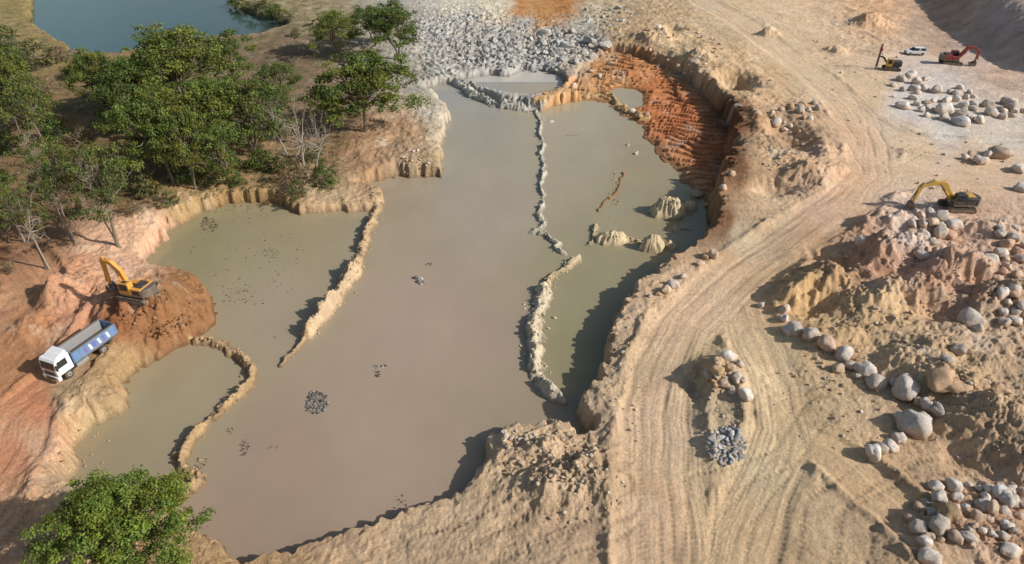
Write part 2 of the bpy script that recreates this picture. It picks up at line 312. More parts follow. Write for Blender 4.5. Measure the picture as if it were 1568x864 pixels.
def paint(name,col,rough=.45,metal=0.0,dirt=.35,dcol=(.32,.22,.14)):
    m,nt,b=newmat(name)
    tc=nt.nodes.new('ShaderNodeTexCoord').outputs['Object']
    n=noise_node(nt,1.6,6,.7,tc)
    cr=nt.nodes.new('ShaderNodeValToRGB');cr.color_ramp.elements[0].position=.42;cr.color_ramp.elements[1].position=.72
    cr.color_ramp.elements[0].color=(0,0,0,1);cr.color_ramp.elements[1].color=(dirt,dirt,dirt,1)
    nt.links.new(n.outputs['Fac'],cr.inputs[0])
    mx=nt.nodes.new('ShaderNodeMix');mx.data_type='RGBA'
    mx.inputs['A'].default_value=(*col,1);mx.inputs['B'].default_value=(*dcol,1)
    nt.links.new(cr.outputs[0],mx.inputs['Factor']);nt.links.new(mx.outputs['Result'],b.inputs['Base Color'])
    b.inputs['Roughness'].default_value=rough;b.inputs['Metallic'].default_value=metal
    return m
M_yel=paint('excavator_yellow',(.55,.33,.06));M_org=paint('excavator_orange',(.62,.29,.04))
M_red=paint('excavator_red',(.26,.03,.03));M_blk=paint('machine_black',(.03,.03,.032),.5)
M_steel=paint('dusty_steel',(.16,.14,.12),.5,.4,.6);M_track=paint('track_steel',(.07,.06,.05),.6,.2,.7)
M_glass=paint('cab_glass',(.02,.028,.035),.08,0,.08);M_white=paint('cab_white',(.72,.72,.70),.35,0,.2)
M_blue=paint('tipper_blue',(.10,.22,.42),.4,0,.5);M_tyre=paint('tyre_rubber',(.03,.03,.03),.8,0,.6)
M_grey=paint('tipper_floor_grey',(.26,.27,.27),.6,.1,.5);M_lamp=paint('headlight_lens',(.7,.7,.65),.1,0,0)
M_purple=paint('livery_purple',(.16,.12,.35),.4,0,.4)
def leafmat(name):
    m,nt,b=newmat(name)
    a=nt.nodes.new('ShaderNodeAttribute');a.attribute_name='Col'
    nt.links.new(a.outputs['Color'],b.inputs['Base Color']);b.inputs['Roughness'].default_value=.55
    b.inputs['Specular IOR Level'].default_value=.25
    tr=nt.nodes.new('ShaderNodeBsdfTranslucent');nt.links.new(a.outputs['Color'],tr.inputs['Color'])
    mx=nt.nodes.new('ShaderNodeMixShader');mx.inputs[0].default_value=.3
    nt.links.new(b.outputs[0],mx.inputs[1]);nt.links.new(tr.outputs[0],mx.inputs[2])
    nt.links.new(mx.outputs[0],nt.nodes['Material Output'].inputs['Surface'])
    return m
M_leaf=leafmat('foliage')
def bark(name,col):
    m,nt,b=newmat(name);tc=nt.nodes.new('ShaderNodeTexCoord').outputs['Object']
    n=noise_node(nt,3,5,.7,tc);cr=nt.nodes.new('ShaderNodeValToRGB')
    cr.color_ramp.elements[0].color=(*[c*.55 for c in col],1);cr.color_ramp.elements[1].color=(*[c*1.3 for c in col],1)
    nt.links.new(n.outputs['Fac'],cr.inputs[0]);nt.links.new(cr.outputs[0],b.inputs['Base Color']);b.inputs['Roughness'].default_value=.9
    return m
M_bark=bark('bark',(.19,.15,.11));M_dead=bark('dead_bark',(.30,.255,.20))
# ------------------------------------------------------------------ terrain mesh
NC,NR=1350,1100
tt=np.concatenate([-.80-np.geomspace(3.5,.02,14),np.linspace(-.80,.80,NC),.80+np.geomspace(.02,3.5,14)])
yf=np.exp(np.linspace(math.log(26+12),math.log(300+12),NR))-12
yy=np.concatenate([[-60,-20,5,15,21],yf,[306,316,335,370,430,550,800,1300]])
TT,YY=np.meshgrid(tt,yy)
XX=(np.maximum(YY,10)+29)*TT
Z,A=terrain(XX,YY,True)
print('terrain',time.time()-T0)
U,V=proj(XX,YY,np.maximum(Z,0))
w1=16*fbm(XX/6,YY/6,3,201);w2=12*fbm(XX/6,YY/6,3,211)
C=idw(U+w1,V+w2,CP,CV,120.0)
n=fbm(XX/3.5,YY/3.5,4,221)
C*=(1+.22*n)[...,None]
h=fbm(XX/9,YY/9,3,231)
C[...,0]*=1+.04*h;C[...,1]*=1-.02*h;C[...,2]*=1-.10*h
pa=sstep(.1,.4,fbm(XX/5,YY/5,6,271,.7))*np.clip(A['amp'],0,1)*.45
C=C*(1-pa[...,None])+np.array(alb(226,208,183))*pa[...,None]
pb=sstep(.1,.4,fbm(XX/4,YY/4,6,281,.7))*np.clip(A['amp'],0,1)*.38
C=C*(1-pb[...,None])+C*np.array([.74,.65,.58])*pb[...,None]
st_=A['ruts']
C*=(1+A['rm']*(.04+.16*st_)-.22*A['tk']*A['land']-.12*A['berm'])[...,None]
side=np.clip(1-A['rm'],0,1)*sstep(.1,.6,fbm(XX/6,YY/6,4,311)+.25)*(U>900)*.14
C*=(1-side)[...,None]
sc=pn(XX*.25+YY*.9,XX*.12-YY*.05,241)
C*=(1+.06*sc)[...,None]
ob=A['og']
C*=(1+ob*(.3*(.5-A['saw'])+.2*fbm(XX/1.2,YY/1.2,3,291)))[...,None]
dn=(1+.25*fbm(XX/1.0,YY/1.0,3,251))[...,None]
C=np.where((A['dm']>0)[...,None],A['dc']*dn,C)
fm=sstep(560,480,U)*sstep(330,250,V)
gp=sstep(.0,.35,fbm(XX/3,YY/3,4,261))*fm*.65
C=C*(1-gp[...,None])+np.array([.11,.12,.048])*gp[...,None]
wet=(1-sstep(.10,.40,Z))*.42
C*=(1-wet)[...,None]
# keep hue: compress over-bright sand instead of clipping single channels
mxc=C.max(-1);lim=.60;over=np.maximum(mxc-lim,0)
C*=(np.where(mxc>lim,(lim+.14*(1-np.exp(-over/.14)))/np.maximum(mxc,1e-3),1.0))[...,None]
C=np.maximum(C,.01)
nr,nc=XX.shape
Vv=np.stack([XX.ravel(),YY.ravel(),Z.ravel()],1)
idx=np.arange(nr*nc).reshape(nr,nc)
Fq=np.stack([idx[:-1,:-1].ravel(),idx[:-1,1:].ravel(),idx[1:,1:].ravel(),idx[1:,:-1].ravel()],1)
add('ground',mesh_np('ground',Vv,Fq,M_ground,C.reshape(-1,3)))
print('mesh',time.time()-T0)
# ------------------------------------------------------------------ water
def watermat(name,rough,spec=.5):
    m,nt,b=newmat(name)
    a=nt.nodes.new('ShaderNodeAttribute');a.attribute_name='Col'
    g=nt.nodes.new('ShaderNodeNewGeometry').outputs['Position']
    mp=nt.nodes.new('ShaderNodeMapping');mp.inputs['Scale'].default_value=(1,.6,1);nt.links.new(g,mp.inputs[0])
    n=noise_node(nt,.16,7,.62,mp.outputs[0]);mr=nt.nodes.new('ShaderNodeMapRange')
    mr.inputs['To Min'].default_value=.86;mr.inputs['To Max'].default_value=1.14
    nt.links.new(n.outputs['Fac'],mr.inputs['Value'])
    v=nt.nodes.new('ShaderNodeVectorMath');v.operation='SCALE';nt.links.new(a.outputs['Color'],v.inputs[0]);nt.links.new(mr.outputs[0],v.inputs['Scale'])
    nt.links.new(v.outputs[0],b.inputs['Base Color']);b.inputs['Roughness'].default_value=rough;b.inputs['IOR'].default_value=1.33
    n2=noise_node(nt,2.2,4,.6,g);bp=nt.nodes.new('ShaderNodeBump');bp.inputs['Strength'].default_value=.10;bp.inputs['Distance'].default_value=.06
    nt.links.new(n2.outputs['Fac'],bp.inputs['Height']);nt.links.new(bp.outputs[0],b.inputs['Normal'])
    return m
WC=[(560,650,158,139,121),(450,700,153,133,115),(640,500,160,142,124),(740,300,158,146,129),(700,200,152,146,128),(620,330,156,142,120),(760,520,156,139,120),(800,620,150,135,114),(400,800,149,130,112),(600,760,155,136,117),(380,400,148,138,111),(300,360,138,131,101),(460,350,150,138,109),(420,470,155,141,118),(250,600,150,138,111),(160,700,146,134,107),(300,570,152,139,112),(900,250,158,147,124),(950,300,150,140,113),(900,440,144,136,107),(880,540,136,129,99),(1020,390,142,132,103),(1040,340,142,132,102),(870,180,165,153,128),(990,260,152,138,109),(700,140,152,149,138)]
def grid_water(name,x0,x1,y0,y1,z,cp,mat,n=160,k=.96):
    xs=np.linspace(x0,x1,n);ys=np.linspace(y0,y1,n);X,Y=np.meshgrid(xs,ys)
    U,V=proj(X,Y,np.zeros_like(X));c=idw(U,V,[(a[0],a[1]) for a in cp],[alb(*a[2:],k=k) for a in cp],900.0)
    idx=np.arange(n*n).reshape(n,n)
    Fq=np.stack([idx[:-1,:-1].ravel(),idx[:-1,1:].ravel(),idx[1:,1:].ravel(),idx[1:,:-1].ravel()],1)
    add(name,mesh_np(name,np.stack([X.ravel(),Y.ravel(),np.full(X.size,z)],1),Fq,mat,c.reshape(-1,3)))
M_w=watermat('silty_water',.14);M_lk=watermat('lake_surface',.1)
grid_water('pond_water',POND[:,0].min()-2,POND[:,0].max()+2,POND[:,1].min()-2,POND[:,1].max()+1.5,0.0,WC,M_w)
grid_water('settling_pond_water',UP[:,0].min()-2,UP[:,0].max()+2,POND[:,1].max()+1.6,UP[:,1].max()+2,0.004,[(780,130,182,176,164),(840,125,180,174,162),(720,120,168,168,161)],M_w,40,1.02)
grid_water('lake_water',LAKE[:,0].min()-4,LAKE[:,0].max()+4,LAKE[:,1].min()-3,LAKE[:,1].max()+60,0.0,[(100,30,84,118,112),(250,20,76,106,102),(400,40,82,106,98)],M_lk,60,.48)
# ------------------------------------------------------------------ rocks
def ico(sub):
    bm=bmesh.new();bmesh.ops.create_icosphere(bm,subdivisions=sub,radius=1.0)
    v=np.array([x.co[:] for x in bm.verts]);f=np.array([[l.index for l in x.verts] for x in bm.faces]);bm.free();return v,f
ICO={s:ico(s) for s in (1,2,3)}
def rockvar(seed,sub,cuts,lo,hi,nz):
    r=np.random.RandomState(seed);v,f=ICO[sub];v=v.copy()
    for _ in range(cuts):
        n_=r.randn(3);n_/=np.linalg.norm(n_);c=r.uniform(lo,hi)
        e=np.maximum(0,v@n_-c);v-=e[:,None]*n_*.92
    d=1+nz*(pn(v[:,0]*1.5+seed,v[:,1]*1.5+v[:,2],seed)+.4*pn(v[:,0]*4+seed,v[:,1]*4+v[:,2]*3,seed+5))
    return v*d[:,None]
RV3=[rockvar(i,3,12,.66,.94,.22) for i in range(9)];RV2=[rockvar(20+i,2,12,.58,.92,.18) for i in range(9)];RV1=[rockvar(40+i,2,11,.45,.8,.14) for i in range(9)]
def rocks(name,items,kind=2,smooth=True,sink=.25,flat=(.6,.95),mat=None,dust=(195,160,125),df=.65,world=None):
    if world is None:
        a=np.array([(i[0],i[1]) for i in items],float)
        x,y,z=place(a[:,0],a[:,1])
        world=[(x[k],y[k],z[k],it[2]/2/float(pxscale(x[k],y[k],z[k])),it[3]) for k,it in enumerate(items)]
    Vs=[];Fs=[];Cs=[];off=0
    lib={3:RV3,2:RV2,1:RV1}[kind];f=ICO[3 if kind==3 else 2][1];dcol=np.array(alb(*dust,k=.95))
    for X,Y,Zz,r,col in world:
        v=lib[rng.randint(9)].copy()
        q=Matrix.Rotation(rng.uniform(0,6.28),3,'Z')@Matrix.Rotation(rng.uniform(-.5,.5),3,'X')
        sc=np.array([r*rng.uniform(.9,1.3),r*rng.uniform(.75,1.05),r*rng.uniform(*flat)])
        v=(v*sc)@np.array(q).T
        v+=np.array([X,Y,Zz+sc[2]*(1-2*sink)*.9])
        Vs.append(v);Fs.append(f+off);off+=len(v)
        c=np.array(alb(*col,k=.95))*rng.uniform(.75,1.1)
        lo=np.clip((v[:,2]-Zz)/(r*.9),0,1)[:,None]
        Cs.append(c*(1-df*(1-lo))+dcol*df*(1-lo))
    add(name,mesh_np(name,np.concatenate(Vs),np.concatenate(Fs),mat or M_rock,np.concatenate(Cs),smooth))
G1=(218,207,194);G2=(198,185,170);PK=(210,184,160);GR=(172,169,162);BR=(194,164,130)
def scat(cx,cy,rx,ry,n,s0,s1,cols,sep=.85):
    out=[];tries=0
    while len(out)<n and tries<n*60:
        tries+=1
        a=rng.uniform(0,6.283);r=math.sqrt(rng.uniform());px=cx+rx*r*math.cos(a);py=cy+ry*r*math.sin(a);s=s0+(s1-s0)*rng.uniform()**1.8
        if all((px-o[0])**2+((py-o[1])*1.5)**2>(sep*(s+o[2])/2)**2 for o in out): out.append((px,py,s,cols[rng.randint(len(cols))]))
    return out
rocks('boulder_pile',scat(1440,158,62,26,26,10,24,[G1,G1,G2])+scat(1520,172,48,18,12,12,24,[G1,G2])+scat(1395,130,30,12,8,12,18,[G1,G2])+[(1469,190,28,(228,225,221)),(1382,165,21,G1),(1445,172,22,G1),(1546,168,22,G2)],3)
rocks('boulder_pile',scat(1215,180,38,22,13,8,20,[G1,PK,BR])+scat(1240,165,15,10,4,10,16,[G2]))
rocks('boulder_row',[(1200,490,16,G1),(1216,508,26,G1),(1241,517,28,G2),(1265,532,30,PK),(1290,546,30,G1),(1323,571,32,G1),(1342,590,30,G2),(1386,600,46,G1),(1302,562,20,G2),(1370,590,20,G1),(1200,478,22,PK),(1283,568,24,PK),(1310,578,18,G2),(1415,620,20,G1),(1165,470,14,G2),(1205,508,20,G1),(1405,618,18,G2),(1375,640,18,G1)],3)
rocks('boulder_row',[(1396,655,52,G1),(1376,674,22,G2),(1362,687,24,G1),(1348,690,26,G2),(1336,697,30,G1),(1412,645,24,G1),(1432,632,26,G2),(1449,553,24,G1),(1466,538,24,G2),(1486,493,38,G1),(1495,505,18,G2),(1420,625,20,G2)],3)
rocks('boulder',[(1438,588,44,(200,168,136))],3,flat=(.8,1.0),sink=.3)
rocks('boulder',[(1466,596,38,(194,162,131))],3,flat=(.6,.8),sink=.35)
rocks('boulder_pile',scat(1425,350,36,24,12,16,28,[PK,G1,G2])+[(1317,373,22,G1),(1448,362,26,(200,165,140)),(1410,395,22,G1)],3)
rocks('boulder_pile',scat(1540,400,30,55,18,12,30,[PK,G1,(200,165,142)])+scat(1545,470,22,30,8,14,28,[G1,PK]),3)
rocks('boulder_pile',scat(1480,790,88,50,34,12,36,[G1,G2,PK])+scat(1535,765,34,20,9,16,34,[G1,PK])+[(1415,832,26,G1),(1420,857,34,G1),(1452,790,36,BR),(1530,757,26,(225,220,215)),(1545,845,28,G1)],3)
rocks('boulder_pile',[(1115,549,26,G1),(1140,607,26,(222,214,200)),(1118,568,20,BR),(1098,570,22,BR),(1128,582,22,G2),(1108,590,20,PK),(1120,600,14,G1),(1085,575,18,G2),(1133,560,14,G2)]+scat(1110,580,28,22,14,6,13,[G2,BR]),3)
rocks('boulder_row',[(1120,268,14,PK),(1107,290,14,PK),(1092,392,20,PK),(1072,405,12,PK),(1031,438,20,G1),(1019,446,18,PK),(1045,425,12,G2),(1066,300,22,PK),(1082,315,10,BR),(995,455,10,G2),(1080,395,12,BR),(1008,452,10,BR)],3)
rocks('boulder_pile',[(1500,249,22,G1),(1528,240,34,(190,170,150)),(1478,243,12,G1),(1558,262,22,G1),(1562,292,22,G1),(1510,240,16,G2),(1485,238,12,G2),(1545,238,14,G2)],3)
rocks('boulder_pile',[(990,178,12,BR),(968,172,12,G1),(980,180,11,BR),(917,118,12,G1),(878,136,14,PK),(957,165,10,BR),(905,110,10,G2),(1008,45,12,G1)],2)
rocks('rock_field',scat(780,80,105,24,100,4,20,[GR,(184,180,172),(162,158,150)],.7)+scat(870,72,65,26,75,5,28,[GR,(186,181,172)],.7)+scat(930,25,40,20,50,4,16,[GR,(190,182,168)])+scat(690,40,60,28,45,3,9,[GR])+scat(800,100,70,12,40,4,11,[GR]),1,False,.38,(.45,.9),dust=(174,170,160))
rocks('crushed_stone_heap',scat(1113,684,31,31,75,7,15,[(170,170,168),(148,149,150),(190,189,187)],.6),1,False,.15,(.35,.6),df=.2)
sp=[]
for (cx,cy,rx,ry,n_) in [(1400,440,130,90,220),(1280,610,100,80,80),(1480,640,90,70,100),(1450,250,110,50,35),(1300,120,120,70,30),(880,740,90,60,100),(1220,250,50,50,80),(1480,790,90,60,80),(1100,620,40,60,60),(1050,80,60,40,80),(960,600,25,120,40),(640,250,30,20,30)]:
    sp+=scat(cx,cy,rx,ry,n_,2,8,[G1,G2,PK,BR],.5)
rocks('loose_stones',sp,1,False)
DB=(150,112,80)
rocks('earth_clods',scat(240,480,62,36,200,2,8,[DB,(142,104,72),(168,126,92)],.4)+scat(110,680,60,70,60,2,6,[(184,156,124)],.4)+scat(850,705,90,40,120,3,12,[(206,186,158),(190,168,140)],.4)+scat(790,670,35,10,26,4,13,[(212,200,182),(194,180,158)],.4),1,False,.3,df=.1)
MD=(100,90,80)
mud=scat(485,616,17,18,150,3,9,[(122,117,111),(96,92,86),(142,137,130)],.22)
mud+=scat(580,562,10,3,18,2.5,7,[(180,175,168),MD],.3)+scat(577,573,4,6,12,2,6,[MD],.3)
mud+=scat(656,405,6,2,10,2,5,[MD],.4)+scat(374,686,8,13,32,2,5,[MD],.4)+scat(352,660,5,7,10,1.5,4,[MD])+scat(415,685,12,3,12,1.5,3,[MD])+scat(614,770,10,12,12,2,5,[MD])
mud+=scat(380,400,90,70,120,1.5,4,[MD,(120,106,80)],.5)+scat(320,345,12,12,70,2,6,[MD,(132,112,80)],.3)+scat(415,388,12,8,28,1.5,4,[MD])+scat(360,320,50,6,30,1.5,4,[MD])+scat(345,440,30,30,30,1.5,4,[MD])+scat(360,450,30,20,18,1.5,4,[MD])+scat(420,515,6,3,5,1.5,3,[MD])+scat(310,710,12,10,18,2,6,[MD])+scat(585,500,80,80,6,1.2,2,[MD])+scat(940,290,10,28,24,2,6,[(160,130,95)],.5)+scat(1040,330,20,30,24,2,6,[(160,130,95)],.5)+scat(960,330,50,40,18,1.5,4,[(150,125,95)])
rocks('mud_clods',mud,1,False,.42,(.35,.6),df=.0)
rocks('boulder_row',[(644,428,11,(200,201,203)),(845,187,8,(232,232,228)),(974,236,10,(225,218,200)),(961,223,7,(195,188,175)),(637,426,8,(110,108,105)),(649,433,9,(135,134,133)),(640,432,8,(95,92,90)),(644,435,8,(160,158,156))],1,False,sink=.35,df=.1)
wd=[]
for P,w,h,c in DIKES:
    for i in range(len(P)-1):
        L=float(np.linalg.norm(P[i+1]-P[i]));d=(P[i+1]-P[i])/L;nn=np.array([-d[1],d[0]])
        for _ in range(int(L*5*min(1,w*1.4))):
            p=P[i]+d*rng.uniform(0,L)+nn*rng.normal()*w*.75
            wd.append([p[0],p[1],0,rng.uniform(.06,.26)*(.6+.6*w),c])
zz=terrain(np.array([a[0] for a in wd]),np.array([a[1] for a in wd]))
w2_=[]
for a,zq in zip(wd,zz):
    if zq>-.25:
        c=tuple(255*(ch/K)**(1/2.2) for ch in a[4]);w2_.append((a[0],a[1],max(float(zq),-.03),a[3],c))
rocks('ridge_rubble',None,1,False,.35,(.5,1.),df=0,world=w2_)
print('rocks',time.time()-T0)
# ------------------------------------------------------------------ trees
def tube(pts,rad,seg=6):
    V=[];F_=[];pts=[np.array(p,float) for p in pts]
    for i,p in enumerate(pts):
        d=pts[min(i+1,len(pts)-1)]-pts[max(i-1,0)];d/=np.linalg.norm(d)+1e-9
        a=np.cross(d,[.3,.9,.1]);a/=np.linalg.norm(a)+1e-9;b=np.cross(d,a)
        for k in range(seg):
            t=k/seg*2*math.pi;V.append(p+rad[i]*(math.cos(t)*a+math.sin(t)*b))
    for i in range(len(pts)-1):
        for k in range(seg):
            F_.append((i*seg+k,i*seg+(k+1)%seg,(i+1)*seg+(k+1)%seg,(i+1)*seg+k))
    return np.array(V),np.array(F_)
def leaves(r,cen,rad,n_,size,col,var=.3):
    d=r.randn(n_,3);d/=np.linalg.norm(d,axis=1)[:,None];rr=r.uniform(.25,1,n_)**.55
    p=cen+d*rr[:,None]*np.array(rad)*(1+.25*r.randn(n_,1))
    nrm=d*.7+r.randn(n_,3)*.6+np.array([0,0,.5]);nrm/=np.linalg.norm(nrm,axis=1)[:,None]
    a=np.cross(nrm,r.randn(n_,3));a/=np.linalg.norm(a,axis=1)[:,None]+1e-9;b=np.cross(nrm,a)
    s=size*r.uniform(.6,1.3,n_)[:,None]
    V=np.stack([p-a*s*.5,p+b*s*.32+nrm*s*.08,p+a*s*.5,p-b*s*.32+nrm*s*.08],1).reshape(-1,3)
    c=np.array(col)*(1+var*r.uniform(-1,1,(n_,1)))*r.uniform(.85,1.15,(n_,3))
    C=np.repeat(c,4,0)
    return V,np.arange(n_*4).reshape(-1,4),C
def build_tree(name,seed,ht,R,nclump,nleaf,lsize,col=(.095,.145,.03),barkm=None,base=.42,depth=.42,leafy=True,crad=1.25):
    r=np.random.RandomState(seed);Vs=[];Fs=[];Cs=[];MI=[];off=0
    def push(v,f,c,mi):
        nonlocal off
        Vs.append(v);Fs.append(f+off);Cs.append(np.broadcast_to(c,(len(v),3)));MI.append(np.full(len(f),mi));off+=len(v)
    lean=r.uniform(-.06,.06,2)*ht
    nst=r.randint(1,4);forks=[]
    for s in range(nst):
        fx=np.array([lean[0]+r.uniform(-1,1)*R*.18,lean[1]+r.uniform(-1,1)*R*.18,ht*r.uniform(base-.1,base+.05)])
        mid=fx*np.array([.35,.35,.5])+r.randn(3)*[.12,.12,0]
        r0=ht*.017*(1.25 if nst==1 else .85)
        v,f=tube([(r.uniform(-.2,.2),r.uniform(-.2,.2),-.4),(0,0,.5),mid,fx],[r0*1.5,r0*1.1,r0*.85,r0*.7],7);push(v,f,(.2,.2,.2),0);forks.append(fx)
    cl=[]
    tries=0
    while len(cl)<nclump and tries<4000:
        tries+=1
        a=r.uniform(0,6.283);q=math.sqrt(r.uniform(0,1));
        rr=R*q*(.80+.24*math.sin(2*a+seed)+.16*math.sin(5*a+seed*2))
        top=ht*(1-depth*.75*q**2.2)-abs(r.normal())*ht*depth*.4
        p=np.array([rr*math.cos(a)+lean[0],rr*math.sin(a)+lean[1],max(top-crad*.4,ht*base*.8)])
        if all(np.linalg.norm((p-c)*[1,1,1.4])>crad*.85 for c in cl): cl.append(p)
    for p in cl:
        fk=forks[np.argmin([np.linalg.norm(p[:2]-g[:2]) for g in forks])]
        m1=fk+(p-fk)*.4+r.randn(3)*.25+np.array([0,0,.1*ht*r.uniform(-.2,.6)]);m2=fk+(p-fk)*.75+r.randn(3)*.2
        r0=ht*.0065*r.uniform(.7,1.3)*(1 if leafy else .75)
        v,f=tube([fk,m1,m2,p],[r0*1.5,r0,r0*.6,r0*.25],5);push(v,f,(.2,.2,.2),0)
        if not leafy or r.uniform()<.25:
            for _ in range(4 if not leafy else 2):
                st0=m1+(p-m1)*r.uniform(.1,1);e=st0+r.randn(3)*[1,1,.8]*crad*.7+[0,0,.4]
                v,f=tube([st0,(st0+e)/2+r.randn(3)*.1,e],[r0*.45,r0*.3,r0*.1],4);push(v,f,(.2,.2,.2),0)
                if not leafy:
                    for _ in range(2):
                        e2=e+r.randn(3)*.45;v,f=tube([st0+(e-st0)*r.uniform(.4,1),e2],[r0*.2,r0*.08],3);push(v,f,(.2,.2,.2),0)
        if leafy:
            b=r.uniform(.62,1.28);yl=r.uniform(-.12,.18)
            c=np.array(col)*b*np.array([1+yl,1,1-yl])
            k=r.uniform(.65,1.3);nl=int(nleaf*k)
            for sub in range(3):
                o=r.randn(3)*crad*[.5,.5,.25]
                v,f,cc=leaves(r,p+o,(crad*.7*k,crad*.7*k,crad*.38*k),nl//3,lsize,c);push(v,f,cc,1)
    return mesh_np(name,np.concatenate(Vs),np.concatenate(Fs),[barkm or M_bark,M_leaf],np.concatenate(Cs),False,np.concatenate(MI))
TV=[build_tree('tree_a',11,12,6,72,200,.33,(.135,.175,.036),depth=.5),build_tree('tree_b',12,12,5.5,50,190,.33,(.12,.165,.036)),build_tree('tree_c',13,12,6,60,180,.33,(.15,.185,.04)),build_tree('tree_d',14,12,5,42,190,.33,(.115,.155,.038),base=.3,depth=.6),build_tree('tree_e',15,12,5.5,34,140,.32,(.135,.17,.045),base=.5,depth=.35)]
DV=[build_tree('bare_a',21,11,4.2,22,0,.3,barkm=M_dead,leafy=False,base=.3,depth=.6),build_tree('bare_b',22,11,3.6,18,0,.3,barkm=M_dead,leafy=False,base=.35,depth=.6)]
BV=[build_tree('bush_a',31,3,2.2,14,130,.26,(.11,.155,.035),base=.3,depth=.8,crad=.8),build_tree('bush_b',32,3,2.4,14,120,.26,(.15,.155,.06),base=.3,depth=.8,crad=.8),build_tree('bush_dry',33,3,2.4,14,80,.24,(.24,.18,.11),base=.3,depth=.8,crad=.8)]
FV=build_tree('tree_near',45,9,4.6,110,360,.19,(.16,.22,.04),base=.35,depth=.6,crad=.75)
def puttree(name,me,bx,by,topy,hw,h0,r0,rot=None):
    x,y,z=[float(q[0]) for q in place(bx,by)]
    lo,hi=.5,40
    for _ in range(30):
        m=(lo+hi)/2
        if proj(np.array(x),np.array(y),np.array(z+m))[1]>topy: lo=m
        else: hi=m
    h=max(1.0,min(lo,24));r=hw/float(pxscale(x,y,z+h*.6))
    o=add(name,me,(x,y,z-.05));o.scale=(r/r0,r/r0,h/h0);o.rotation_euler=(0,0,random.uniform(0,6.28) if rot is None else rot)
    return o
R0={0:6,1:5.5,2:6,3:5,4:5.5}
TL=[(560,202,72,78,0),(612,92,0,50,1),(520,84,14,46,2),(575,70,2,40,3),(300,190,34,80,2),(325,255,112,62,0),(240,205,75,60,1),(390,240,100,55,3),(360,150,45,48,1),(165,175,74,44,2),(432,150,90,34,3),(115,372,213,46,4),(35,215,60,44,0),(85,250,112,44,4),(205,215,100,38,3),(181,378,222,56,4),(72,412,262,34,4),(265,280,125,58,0),(15,370,240,40,3),(8,170,55,44,1),(300,290,155,48,2),(340,200,125,42,2),(262,120,42,44,3),(350,280,175,38,3),(420,215,130,40,4),(200,160,85,40,2)]
for bx,by,ty,hw,v in TL: puttree('broadleaf_tree',TV[v],bx,by,ty,hw*1.02,12,R0[v]*1.0)
for bx,by,ty,hw,v in [(383,222,118,34,0),(468,275,125,38,1),(110,370,180,26,1),(155,170,105,24,0),(485,262,150,30,0),(38,370,260,22,0),(225,250,150,28,1),(180,376,205,24,0),(440,240,130,26,0),(75,412,250,26,1),(140,300,210,24,0),(60,260,180,24,1)]: puttree('bare_tree',DV[v],bx,by,ty,hw,11,3.8)
for bx,by,ty,hw,v in [(500,284,245,20,0),(400,258,225,26,0),(330,282,250,24,1),(285,275,240,26,0),(365,285,262,14,0),(460,300,272,20,1),(225,300,262,26,1),(150,290,262,22,1),(60,190,150,34,1),(20,80,35,40,1),(70,100,62,30,1),(130,120,90,26,0),(430,262,235,20,1),(90,215,175,26,0),(395,12,-8,26,1),(420,22,6,20,0),(365,8,-10,18,0),(120,330,296,16,1),(20,235,200,26,0),(440,30,18,16,1),(455,55,42,10,1),(260,315,290,20,1),(480,245,215,18,1),(235,262,200,30,2),(60,150,115,34,2),(20,200,165,30,2),(90,95,68,28,2),(455,285,235,26,2),(130,225,190,26,2),(60,300,270,24,2),(205,330,300,16,2),(15,420,395,14,2)]: puttree('bush',BV[v],bx,by,ty,hw,3,2.3)
x,y=unproj(205,790,5.5);zz=float(terrain(np.array([x]),np.array([y-2]))[0])
o=add('broadleaf_tree',FV,(float(x)-.6,float(y)-1.5,zz-.1));o.scale=(1.05,1.05,.95)
print('trees',time.time()-T0)
r=np.random.RandomState(99)
ppx=r.uniform(-40,520,3800);ppy=r.uniform(95,340,3800)
k=(ppy<330-(np.abs(ppx-300))*.18)|(ppx<130)
ppx,ppy=ppx[k],ppy[k]
x,y,z=place(ppx,ppy,8);k=(z>.9)&(pn(x/7,y/7,301)>-.05);x,y,z=x[k],y[k],z[k]
Vs=[];Fs=[];Cs=[];off=0
for i in range(len(x)):
    c=[(.14,.15,.06),(.20,.15,.085),(.115,.15,.045),(.23,.18,.115)][r.randint(4)]
    s=r.uniform(.2,.7);v,f,cc=leaves(r,np.array([x[i],y[i],z[i]+.25*s]),(s,s,s*.55),12,.2,c)
    Vs.append(v);Fs.append(f+off);Cs.append(cc);off+=len(v)
add('undergrowth',mesh_np('undergrowth',np.concatenate(Vs),np.concatenate(Fs),M_leaf,np.concatenate(Cs),False))
